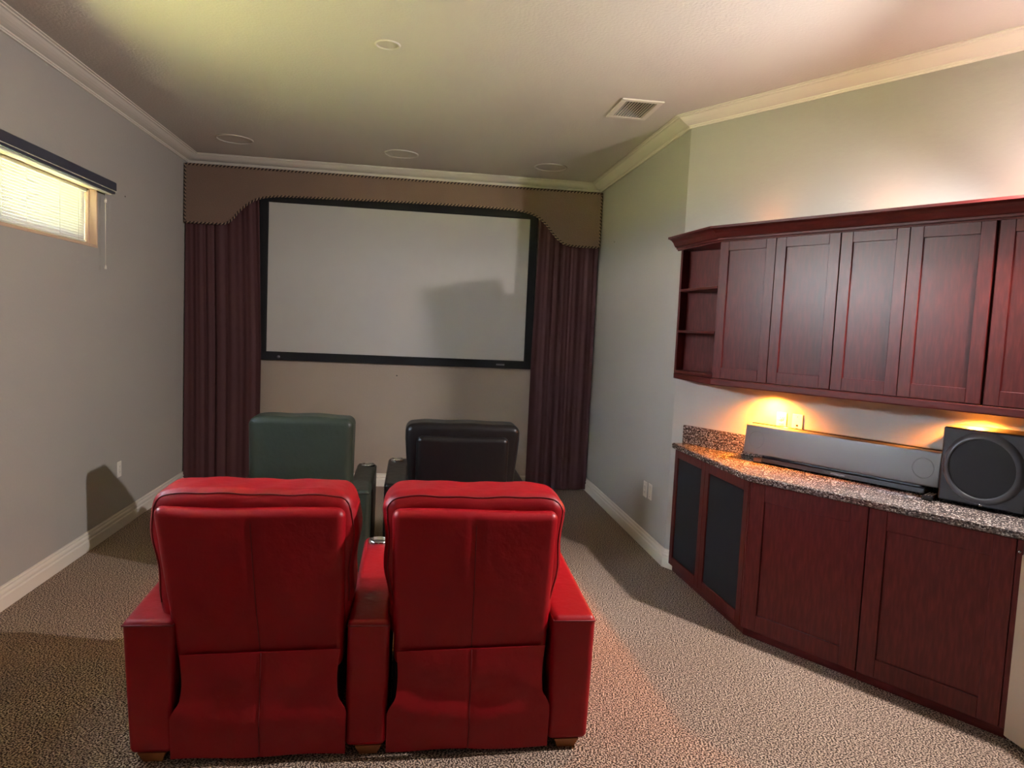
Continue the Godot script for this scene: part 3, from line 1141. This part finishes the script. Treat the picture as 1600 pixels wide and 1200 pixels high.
func build_base_cabinets() -> void:
	var p1 := Vector2(1.954, -3.833)
	var p2 := Vector2(2.6745, -2.714)
	var dir := (p2 - p1).normalized()
	var turn := -atan2(dir.y, dir.x)
	var nrm := Vector2(-dir.y, dir.x)      # out of the cabinet front
	var a0 := Vector2(1.922, -4.962)
	var wd := Vector2(XR2 - XR, ZC2 - ZC).normalized()
	var wall_at := func(s: float) -> Vector2: return Vector2(XR, ZC) + wd * s + Vector2(-wd.y, wd.x) * 0.004
	# corner unit with two cloth doors
	var d2 := (p1 - a0).normalized()
	var turn2 := -atan2(d2.y, d2.x)
	var u := thing("speaker_cabinet", "cherry base cabinet with two black cloth panel doors at the wall corner", "cabinet", Vector3(a0.x, 0, a0.y), turn2)
	var inv := u.transform.affine_inverse()
	var to_l := func(q: Vector2, tr: Transform3D) -> Vector2:
		var v := tr * Vector3(q.x, 0, q.y)
		return Vector2(v.x, v.z)
	var len2 := a0.distance_to(p1)
	var st := mk()
	var back := 0.022
	prism(st, PackedVector2Array([Vector2(0, -back), Vector2(len2 - 0.012, -back), to_l.call(wall_at.call(1.06), inv), to_l.call(wall_at.call(0.10), inv)]), 0.05, 0.920)
	obj("body", st, M.wood, u)
	st = mk()
	prism(st, PackedVector2Array([Vector2(0.012, -back - 0.006), Vector2(len2 - 0.012, -back - 0.006), to_l.call(wall_at.call(1.05), inv), to_l.call(wall_at.call(0.12), inv)]), 0.0, 0.05)
	obj("plinth", st, M.wood_level, u)
	framed_door(u, 0.0, len2 * 0.455, 0.052, 0.916, -back, 0.055, M.grille)
	framed_door(u, len2 * 0.455 + 0.003, len2 - 0.022, 0.052, 0.916, -back, 0.058, M.grille)
	st = mk()
	box(st, Vector3(len2 - 0.020, 0.052, -back), Vector3(len2 - 0.001, 0.916, -0.002), 0.002)
	obj("corner_post", st, M.wood, u)
	# two single door units
	var w := p1.distance_to(p2) * 0.5
	var labels := ["cherry base cabinet door unit under the silver soundbar", "cherry base cabinet door unit under the black subwoofer"]
	for k in 2:
		var o := p1 + dir * w * k
		var c := thing("base_cabinet", labels[k], "cabinet", Vector3(o.x, 0, o.y), turn)
		var ci := c.transform.affine_inverse()
		st = mk()
		prism(st, PackedVector2Array([Vector2(0.001, -back), Vector2(w - 0.001, -back), to_l.call(wall_at.call(1.075 + 0.66 * (k + 1)), ci), to_l.call(wall_at.call(1.075 + 0.66 * k), ci)]), 0.05, 0.920)
		obj("body", st, M.wood, c)
		st = mk()
		prism(st, PackedVector2Array([Vector2(0.001, -back - 0.006), Vector2(w - 0.001, -back - 0.006), Vector2(w - 0.001, -0.3), Vector2(0.001, -0.3)]), 0.0, 0.05)
		obj("plinth", st, M.wood_level, c)
		framed_door(c, 0.003, w - (0.002 if k == 0 else 0.030), 0.052, 0.916, -back, 0.088, M.wood)
		if k == 1:
			st = mk()
			box(st, Vector3(w - 0.028, 0.052, -back), Vector3(w - 0.004, 0.916, -0.003), 0.002)
			obj("end_stile", st, M.wood, c)
			st = mk()
			lathe(st, [Vector2(0, 0), Vector2(0.004, 0), Vector2(0.004, 0.010), Vector2(0.007, 0.014), Vector2(0.006, 0.020), Vector2(0, 0.022)], Vector3(w - 0.014, 0.866, -0.004), Vector3.BACK, 14)
			obj("knob", st, M.chrome, c)
	# compact refrigerator where the counter turns
	var f := thing("compact_refrigerator", "beige compact refrigerator under the end of the granite counter", "refrigerator", Vector3(2.971, 0, -2.40))
	st = mk()
	box(st, Vector3(-0.25, 0.075, -0.235), Vector3(0.27, 0.86, 0.30), 0.006)
	obj("body", st, M.fridge, f)
	st = mk()
	box(st, Vector3(-0.308, 0.024, -0.318), Vector3(-0.256, 0.858, 0.30), 0.008)
	var fd := obj("door", st, M.fridge, f)
	st = mk()
	box(st, Vector3(-0.326, 0.50, 0.22), Vector3(-0.309, 0.76, 0.245), 0.004)
	obj("handle", st, M.chrome, fd)
	st = mk()
	box(st, Vector3(-0.250, 0.0, -0.25), Vector3(0.25, 0.074, 0.29), 0.004)
	obj("toe_grille", st, M.rubber, f)
	# end panel carrying the counter
	st = mk()
	box(st, Vector3(2.69, 0, -2.06), Vector3(3.62, 0.920, -2.02), 0.002)
	var ep := obj("counter_end_panel", st, M.wood)
	tag(ep, "cherry end panel carrying the counter beside the compact refrigerator", "panel")
	# counter and splash
	var t1 := p1 + (nrm - Vector2(-d2.y, d2.x) * -1.0).normalized() * 0.034
	var t2 := p2 + nrm * 0.026 + dir * -0.004
	st = mk()
	prism(st, PackedVector2Array([Vector2(1.884, -4.935), t1, t2, Vector2(2.640, -1.985), Vector2(3.63, -1.985), Vector2(3.63, -2.13), wall_at.call(0.115)]), 0.922, 0.962, 0.007)
	var ct := obj("granite_counter", st, M.granite)
	tag(ct, "polished brown and black granite counter under the soundbar", "counter")
	var sp := thing("granite_backsplash", "low granite upstand along the wall behind the soundbar", "backsplash", Vector3(XR, 0.9625, ZC), -atan2(wd.y, wd.x))
	st = mk()
	box(st, Vector3(0.117, 0, 0.003), Vector3(3.36, 0.133, 0.024), 0.002)
	obj("slab", st, M.granite, sp)

func build_wall_cabinets() -> void:
	var wd := Vector2(XR2 - XR, ZC2 - ZC).normalized()
	var turn := -atan2(wd.y, wd.x)
	var base := Transform3D(Basis(Vector3.UP, turn), Vector3(XR, 0, ZC))
	var yb := 1.475
	var yt := 2.372
	# open corner shelves
	var sh := thing("open_shelf_cabinet", "cherry open corner shelf at the end of the wall cabinets", "cabinet", base * Vector3(0, yb, 0), turn)
	var plan := PackedVector2Array([Vector2(0.052, 0.004), Vector2(0.052, 0.085), Vector2(0.552, 0.325), Vector2(0.552, 0.004)])
	var h := yt - yb
	var names := ["bottom_board", "shelf", "shelf", "top_board"]
	var levels := [[0.0, 0.020], [0.289, 0.307], [0.582, 0.600], [h - 0.02, h]]
	for k in 4:
		var st := mk()
		prism(st, plan, levels[k][0], levels[k][1], 0.002)
		obj(names[k], st, M.wood_level, sh)
	var st2 := mk()
	box(st2, Vector3(0.070, 0.02, 0.004), Vector3(0.552, h - 0.02, 0.012))
	obj("back_panel", st2, M.wood, sh)
	st2 = mk()
	box(st2, Vector3(0.050, 0.0, 0.004), Vector3(0.069, h, 0.088), 0.002)
	obj("side_panel", st2, M.wood, sh)
	# door cabinets
	var edges := [0.556, 0.953, 1.349, 1.712, 2.100, 2.500, 2.900]
	var labels := ["cherry wall cabinet with two doors next to the open corner shelf", "cherry wall cabinet with two doors above the silver soundbar", "cherry wall cabinet with two doors above the black subwoofer"]
	for k in 3:
		var x0: float = edges[2 * k]
		var xm: float = edges[2 * k + 1]
		var x1: float = edges[2 * k + 2]
		var c := thing("wall_cabinet", labels[k], "cabinet", base * Vector3(x0, yb, 0), turn)
		var st := mk()
		box(st, Vector3(0.001, 0.0, 0.004), Vector3(x1 - x0 - 0.001, h, 0.308), 0.001)
		obj("body", st, M.wood, c)
		var g0 := 0.0025 if k < 2 else 0.012
		framed_door(c, g0, xm - x0 - 0.0015, 0.004, h - 0.006, 0.309, 0.064, M.wood)
		framed_door(c, xm - x0 + 0.0015, x1 - x0 - 0.0025, 0.004, h - 0.006, 0.309, 0.064, M.wood)
	# cornice along all of them
	var prof := [Vector2(0.0, -0.02), Vector2(0.010, -0.02), Vector2(0.012, -0.012), Vector2(0.022, -0.009), Vector2(0.024, 0.002), Vector2(0.034, 0.006), Vector2(0.042, 0.018), Vector2(0.050, 0.034), Vector2(0.064, 0.048), Vector2(0.080, 0.056), Vector2(0.092, 0.058), Vector2(0.092, 0.072), Vector2(0.0, 0.072)]
	var cor := thing("cabinet_cornice", "cherry crown moulding running along the top of the wall cabinets", "moulding", base * Vector3(0, yt, 0), turn)
	var path := PackedVector2Array([Vector2(2.90, 0.326), Vector2(0.556, 0.326), Vector2(0.010, 0.062)])
	# the moulding helper puts the profile on the right-hand side of travel in this plan
	var runs := moulding(flip_path(path), prof)
	for r in runs:
		obj("run", r, M.wood_level, cor)
	var stt := mk()
	prism(stt, PackedVector2Array([Vector2(0.05, 0.004), Vector2(0.05, 0.08), Vector2(0.556, 0.325), Vector2(2.9, 0.325), Vector2(2.9, 0.004)]), 0.001, 0.012)
	obj("dust_board", stt, M.wood_level, cor)
	# light rail below
	var rail_prof := [Vector2(-0.022, -0.040), Vector2(0.004, -0.040), Vector2(0.006, -0.034), Vector2(0.006, -0.003), Vector2(0.004, 0.0), Vector2(-0.022, 0.0)]
	var lr := thing("light_rail", "cherry light rail running along the underside of the wall cabinets", "moulding", base * Vector3(0, yb - 0.001, 0), turn)
	for r in moulding(flip_path(PackedVector2Array([Vector2(2.90, 0.326), Vector2(0.556, 0.326), Vector2(0.056, 0.086)])), rail_prof):
		obj("run", r, M.wood_level, lr)
	# puck lights: two below, two on top
	for x in [0.83, 2.02]:
		puck(base * Vector3(x, yb - 0.001, 0.105), turn, true, "warm puck light under the wall cabinets over the %s" % ("end of the backsplash" if x < 1.5 else "subwoofer"))
	for a in [[0.70, "near the open shelf"], [1.45, "above the soundbar"], [2.15, "near the hanging lamp"]]:
		puck(base * Vector3(a[0], yt + 0.013, 0.150), turn, false, "warm puck light lying on top of the wall cabinets %s" % a[1])

func flip_path(p: PackedVector2Array) -> PackedVector2Array:
	var o := PackedVector2Array()
	for k in p.size():
		o.append(p[p.size() - 1 - k])
	return o

func puck(at: Vector3, turn: float, down: bool, label: String) -> void:
	var s := -1.0 if down else 1.0
	var h := 0.058 if down else 0.026
	var p := thing("puck_light", label, "light", at, turn, "puck lights of the wall cabinets")
	var st := mk()
	lathe(st, [Vector2(0, 0), Vector2(0.034, 0), Vector2(0.034, h - 0.010), Vector2(0.029, h - 0.007), Vector2(0.026, h - 0.011), Vector2(0, h - 0.011)], Vector3.ZERO, Vector3(0, s, 0), 24)
	obj("housing", st, M.vent, p)
	st = mk()
	lathe(st, [Vector2(0, h - 0.0105), Vector2(0.025, h - 0.0105), Vector2(0.022, h - 0.0075), Vector2(0, h - 0.006)], Vector3.ZERO, Vector3(0, s, 0), 24)
	obj("lens", st, M.lamp_warm, p)
	var l := SpotLight3D.new()
	l.name = "puck_glow"
	l.light_color = Color(1.0, 0.56, 0.18)
	l.light_energy = 1.4 if down else 0.025
	l.spot_angle = 80.0
	l.spot_angle_attenuation = 0.75
	l.spot_range = 12.0
	l.spot_attenuation = 2.0
	l.light_size = 0.014
	l.shadow_enabled = true
	p.add_child(l)
	l.position = Vector3(0, s * h, 0)
	l.rotation.x = -PI / 2 - 0.16 if down else PI / 2

func build_counter_things() -> void:
	var wd := Vector2(XR2 - XR, ZC2 - ZC).normalized()
	var turn := -atan2(wd.y, wd.x)
	var base := Transform3D(Basis(Vector3.UP, turn), Vector3(XR, 0, ZC))
	var top := 0.9625
	# soundbar
	var sb := thing("soundbar", "long silver soundbar on a black stand against the backsplash", "soundbar", base * Vector3(1.31, top, 0.135), turn)
	var st := mk()
	var lean := func(p: Vector3) -> Vector3: return p + Vector3(0, 0, -0.10 * (p.y - 0.05))
	soft(st, Vector3(-0.585, 0.046, -0.055), Vector3(0.585, 0.232, 0.040), 0.008, lean, 3, 4)
	obj("cabinet", st, M.silver, sb)
	st = mk()
	soft(st, Vector3(-0.592, 0.044, -0.075), Vector3(0.592, 0.236, -0.028), 0.008, lean, 3, 4)
	obj("rear_shell", st, M.gloss_black, sb)
	for x in [-0.50, 0.50]:
		st = mk()
		lathe(st, [Vector2(0.050, 0), Vector2(0.053, 0.0025), Vector2(0.056, 0)], Vector3(x, 0.14, 0.032), Vector3(0, 0.1, 1).normalized(), 36)
		obj("driver_ring", st, M.silver, sb)
	st = mk()
	box(st, Vector3(-0.44, 0.004, -0.05), Vector3(0.53, 0.040, 0.058), 0.006)
	obj("stand", st, M.gloss_black, sb)
	st = mk()
	box(st, Vector3(-0.40, 0.030, -0.045), Vector3(0.50, 0.060, 0.03), 0.004)
	obj("stand_neck", st, M.gloss_black, sb)
	for x in [-0.35, 0.0, 0.42]:
		st = mk()
		lathe(st, [Vector2(0, 0), Vector2(0.018, 0), Vector2(0.018, 0.006), Vector2(0, 0.006)], Vector3(x, 0, 0), Vector3.UP, 14)
		obj("rubber_foot", st, M.rubber, sb)
	st = mk()
	box(st, Vector3(0.02, 0.018, 0.058), Vector3(0.10, 0.024, 0.0586))
	obj("badge", st, M.badge, sb)
	# small wooden block and the cable end beside the stand
	st = mk()
	box(st, Vector3(-0.03, 0, -0.018), Vector3(0.03, 0.026, 0.018), 0.003)
	var bl := obj("wooden_block", st, M.brown_block)
	bl.position = base * Vector3(0.835, top, 0.165)
	bl.rotation.y = turn + 0.5
	tag(bl, "small brown block beside the left end of the soundbar stand", "block")
	# subwoofer
	var sw := thing("subwoofer", "black cube subwoofer with round grille on the granite counter", "speaker", base * Vector3(2.113, top, 0.135), turn + 0.02)
	st = mk()
	box(st, Vector3(-0.187, 0.012, -0.105), Vector3(0.187, 0.385, 0.125), 0.007)
	obj("cabinet", st, M.box_black, sw)
	st = mk()
	lathe(st, [Vector2(0.178, 0.0), Vector2(0.172, 0.012), Vector2(0.162, 0.022), Vector2(0.152, 0.027), Vector2(0.146, 0.026), Vector2(0.144, 0.016)], Vector3(0.0, 0.200, 0.125), Vector3.BACK, 56)
	obj("trim_ring", st, M.ring_grey, sw)
	st = mk()
	lathe(st, [Vector2(0.146, 0.018), Vector2(0.10, 0.022), Vector2(0.05, 0.024), Vector2(0, 0.025)], Vector3(0.0, 0.200, 0.125), Vector3.BACK, 48)
	obj("grille", st, M.cone_black, sw)
	st = mk()
	lathe(st, [Vector2(0, 0.003), Vector2(0.009, 0.003), Vector2(0.010, 0.0)], Vector3(0.005, 0.020, 0.1255), Vector3.BACK, 18)
	obj("round_badge", st, M.chrome, sw)
	for x in [-0.15, 0.15]:
		for z in [-0.07, 0.09]:
			st = mk()
			lathe(st, [Vector2(0, 0), Vector2(0.016, 0), Vector2(0.018, 0.012), Vector2(0, 0.012)], Vector3(x, 0, z), Vector3.UP, 14)
			obj("rubber_foot", st, M.rubber, sw)
	# remote control half behind the subwoofer
	var rc := thing("remote_control", "small black remote control lying between soundbar and subwoofer", "remote", base * Vector3(1.888, top, 0.245), turn + 0.12)
	st = mk()
	soft(st, Vector3(-0.026, 0, -0.07), Vector3(0.026, 0.022, 0.07), 0.007, null, 3, 3)
	obj("body", st, M.gloss_black, rc)
	st = mk()
	for i in 3:
		for j in 5:
			lathe(st, [Vector2(0.0045, 0), Vector2(0.004, 0.002), Vector2(0, 0.002)], Vector3(-0.014 + 0.014 * i, 0.0215, -0.045 + 0.02 * j), Vector3.UP, 8)
	obj("buttons", st, M.badge, rc).set_meta("kind", "stuff")
	# outlets above the counter
	var o1 := wall_plate("white duplex outlet plate on the wall above the soundbar", base * Vector3(0.880, 1.222, 0.0), turn, 0.074, 0.118)
	duplex(o1)
	var o2 := wall_plate("white jack plate next to the duplex outlet above the soundbar", base * Vector3(0.990, 1.222, 0.0), turn, 0.074, 0.118)
	st = mk()
	box(st, Vector3(-0.008, -0.02, 0.006), Vector3(0.008, -0.007, 0.0085), 0.001)
	obj("jack", st, M.slot, o2)
	for y in [0.042, -0.046]:
		screw(o2, y)

func screw(p: Node3D, y: float) -> void:
	var st := mk()
	lathe(st, [Vector2(0, 0.0078), Vector2(0.003, 0.0072), Vector2(0.0035, 0.006)], Vector3(0, y, 0), Vector3.BACK, 10)
	obj("screw", st, M.badge, p)

func wall_plate(label: String, at: Vector3, turn: float, w: float, h: float) -> Node3D:
	var o := thing("wall_plate", label, "wall plate", at, turn)
	var st := mk()
	box(st, Vector3(-w / 2, -h / 2, 0.0), Vector3(w / 2, h / 2, 0.0065), 0.003)
	obj("plate", st, M.plate, o)
	return o

func duplex(o: Node3D) -> void:
	for y in [0.021, -0.021]:
		var st := mk()
		soft(st, Vector3(-0.0165, y - 0.0145, 0.004), Vector3(0.0165, y + 0.0145, 0.009), 0.002, null, 2, 2)
		var r := obj("receptacle", st, M.plate, o)
		for x in [-0.0065, 0.0065]:
			st = mk()
			box(st, Vector3(x - 0.0014, y - 0.001, 0.0085), Vector3(x + 0.0014, y + 0.008, 0.0094))
			obj("slot", st, M.slot, r)
		st = mk()
		lathe(st, [Vector2(0, 0.0004), Vector2(0.0026, 0.0004), Vector2(0.0026, 0)], Vector3(0, y - 0.007, 0.009), Vector3.BACK, 10)
		obj("slot", st, M.slot, r)
	screw(o, 0.0)

# ------------------------------------------------------------------ fittings
func build_fittings() -> void:
	# plates on the side walls
	var l := wall_plate("white outlet plate low on the left wall", Vector3(XL, 0.482, -5.94), PI / 2, 0.076, 0.126)
	duplex(l)
	var r1 := wall_plate("white outlet plate low on the right wall, farther from the cabinets", Vector3(XR, 0.472, -5.56), -PI / 2, 0.078, 0.128)
	duplex(r1)
	var r2 := wall_plate("white blank cover plate low on the right wall, nearer the cabinets", Vector3(XR, 0.478, -5.435), -PI / 2, 0.078, 0.128)
	screw(r2, 0.04)
	screw(r2, -0.04)
	# small anchors left in the walls
	for a in [[Vector3(XR, 2.638, -6.93), -PI / 2, "right"], [Vector3(XL, 2.635, -6.05), PI / 2, "left"], [Vector3(-0.182, 1.186, ZF), 0.0, "screen"]]:
		var w := thing("wall_anchor", "tiny dark screw anchor left in the %s wall" % a[2], "anchor", a[0], a[1])
		var st := mk()
		lathe(st, [Vector2(0, 0.003), Vector2(0.006, 0.002), Vector2(0.007, 0)], Vector3.ZERO, Vector3.BACK, 10)
		obj("anchor_head", st, M.slot, w)
	# ceiling speakers near the screen, and a small one overhead
	var n := 0
	for p in [Vector2(-1.66, -6.78), Vector2(-0.19, -6.85), Vector2(1.24, -6.92)]:
		var s := thing("ceiling_speaker", ["round white ceiling speaker near the left curtain", "round white ceiling speaker in front of the middle of the pelmet", "round white ceiling speaker near the right curtain"][n], "speaker", Vector3(p.x, HC, p.y), 0.0, "ceiling speakers before the screen")
		ceiling_disc(s, 0.160)
		n += 1
	var sm := thing("ceiling_cover", "small round cover plate in the middle of the ceiling", "cover plate", Vector3(-0.213, HC, -4.232))
	ceiling_disc(sm, 0.074)
	# air vent
	var v := thing("air_vent", "white louvred air vent in the ceiling", "vent", Vector3(1.463, HC, -4.965))
	var hx := 0.147
	var hz := 0.215
	var st2 := mk()
	var b := 0.042
	box(st2, Vector3(-hx, -0.010, -hz), Vector3(hx, -0.0005, -hz + b), 0.003)
	box(st2, Vector3(-hx, -0.010, hz - b), Vector3(hx, -0.0005, hz), 0.003)
	box(st2, Vector3(-hx, -0.010, -hz + b), Vector3(-hx + b, -0.0005, hz - b), 0.003)
	box(st2, Vector3(hx - b, -0.010, -hz + b), Vector3(hx, -0.0005, hz - b), 0.003)
	obj("frame", st2, M.vent, v)
	# sheet metal duct above the louvres
	st2 = mk()
	var dx := hx - b
	var dz := hz - b
	box(st2, Vector3(-dx + 0.001, 0.0, -dz), Vector3(-dx + 0.003, 0.42, dz))
	box(st2, Vector3(dx - 0.003, 0.0, -dz), Vector3(dx - 0.001, 0.42, dz))
	box(st2, Vector3(-dx, 0.0, -dz + 0.001), Vector3(dx, 0.42, -dz + 0.003))
	box(st2, Vector3(-dx, 0.0, dz - 0.003), Vector3(dx, 0.42, dz - 0.001))
	box(st2, Vector3(-dx - 0.01, 0.42, -dz - 0.01), Vector3(dx + 0.01, 0.43, dz + 0.01))
	obj("duct", st2, M.duct, v)
	var lou := mk()
	lou.set_smooth_group(FLAT)
	var q0 := Vector3(0.0020, -0.0095, 0)
	var q1 := Vector3(-0.0020, -0.0045, 0)
	var zz := Vector3(0, 0, hz - b)
	var th := Vector3(0.0012, 0.001, 0)
	hquad(lou, q0 - zz, q0 + zz, q1 + zz, q1 - zz, Vector3(-1, 1, 0))
	hquad(lou, q0 - zz + th, q0 + zz + th, q1 + zz + th, q1 - zz + th, Vector3(1, -1, 0))
	hquad(lou, q0 - zz, q0 + zz, q0 + zz + th, q0 - zz + th, Vector3(0, -1, 0))
	var lm := mesh_of(lou)
	for k in 11:
		var o := put("louvre", lm, M.vent, v)
		o.position.x = lerpf(-hx + b + 0.008, hx - b - 0.008, k / 10.0)
	# hanging spot lamp above the cabinets, just right of the view; its shade keeps the light off the wall behind it
	var lp := thing("pendant_lamp", "small white spot lamp hanging from the ceiling over the wall cabinets", "lamp", Vector3(2.72, HC, -2.78))
	var aim := Vector3(-0.86, -0.70, -0.28).normalized()
	var bulb_at := Vector3(0, HC * -1.0 + 2.62, 0)
	st2 = mk()
	lathe(st2, [Vector2(0, 0), Vector2(0.055, 0), Vector2(0.055, 0.012), Vector2(0.02, 0.028), Vector2(0, 0.028)], Vector3.ZERO, Vector3.DOWN, 24)
	obj("canopy", st2, M.chrome, lp)
	st2 = mk()
	tube(st2, PackedVector3Array([Vector3(0, -0.02, 0), bulb_at - aim * 0.085 + Vector3(0.0, 0.12, 0.0), bulb_at - aim * 0.085 + Vector3(0, 0.03, 0)]), 0.005, 8)
	obj("stem", st2, M.chrome, lp)
	st2 = mk()
	lathe(st2, [Vector2(0, -0.125), Vector2(0.03, -0.125), Vector2(0.038, -0.115), Vector2(0.050, -0.05), Vector2(0.054, -0.012), Vector2(0.051, -0.012), Vector2(0.047, -0.05), Vector2(0.034, -0.112), Vector2(0, -0.115)], bulb_at, aim, 32)
	obj("shade", st2, M.lamp_shade, lp)
	st2 = mk()
	lathe(st2, [Vector2(0, -0.014), Vector2(0.020, -0.016), Vector2(0.036, -0.024), Vector2(0.044, -0.036), Vector2(0.036, -0.06), Vector2(0.012, -0.11), Vector2(0, -0.111)], bulb_at, aim, 28)
	obj("bulb", st2, M.lamp_white, lp)
	var ol := SpotLight3D.new()
	ol.name = "lamp_glow"
	ol.light_color = Color(1.0, 0.97, 0.97)
	ol.light_energy = 4.7
	ol.spot_angle = 89.0
	ol.spot_angle_attenuation = 1.0
	ol.spot_range = 14.0
	ol.spot_attenuation = 2.0
	ol.light_size = 0.04
	ol.shadow_enabled = true
	lp.add_child(ol)
	# light that comes through the frosted shade to all sides
	var halo := OmniLight3D.new()
	halo.name = "shade_glow"
	halo.light_color = ol.light_color
	halo.light_energy = 0.16
	halo.omni_range = 14.0
	halo.omni_attenuation = 2.0
	halo.light_size = 0.05
	halo.shadow_enabled = true
	lp.add_child(halo)
	halo.position = bulb_at + aim * 0.06
	ol.look_at_from_position(lp.position + bulb_at, lp.position + bulb_at + aim, Vector3.UP)

func ceiling_disc(s: Node3D, r: float) -> void:
	var st := mk()
	lathe(st, [Vector2(r, 0.0005), Vector2(r - 0.002, 0.006), Vector2(r - 0.011, 0.008), Vector2(r - 0.015, 0.0035), Vector2(r - 0.016, 0.001)], Vector3.ZERO, Vector3.DOWN, 48)
	obj("rim", st, M.ceiling, s)
	st = mk()
	lathe(st, [Vector2(r - 0.014, 0.002), Vector2(0, 0.0025)], Vector3.ZERO, Vector3.DOWN, 48)
	obj("grille", st, M.speaker_cloth, s)
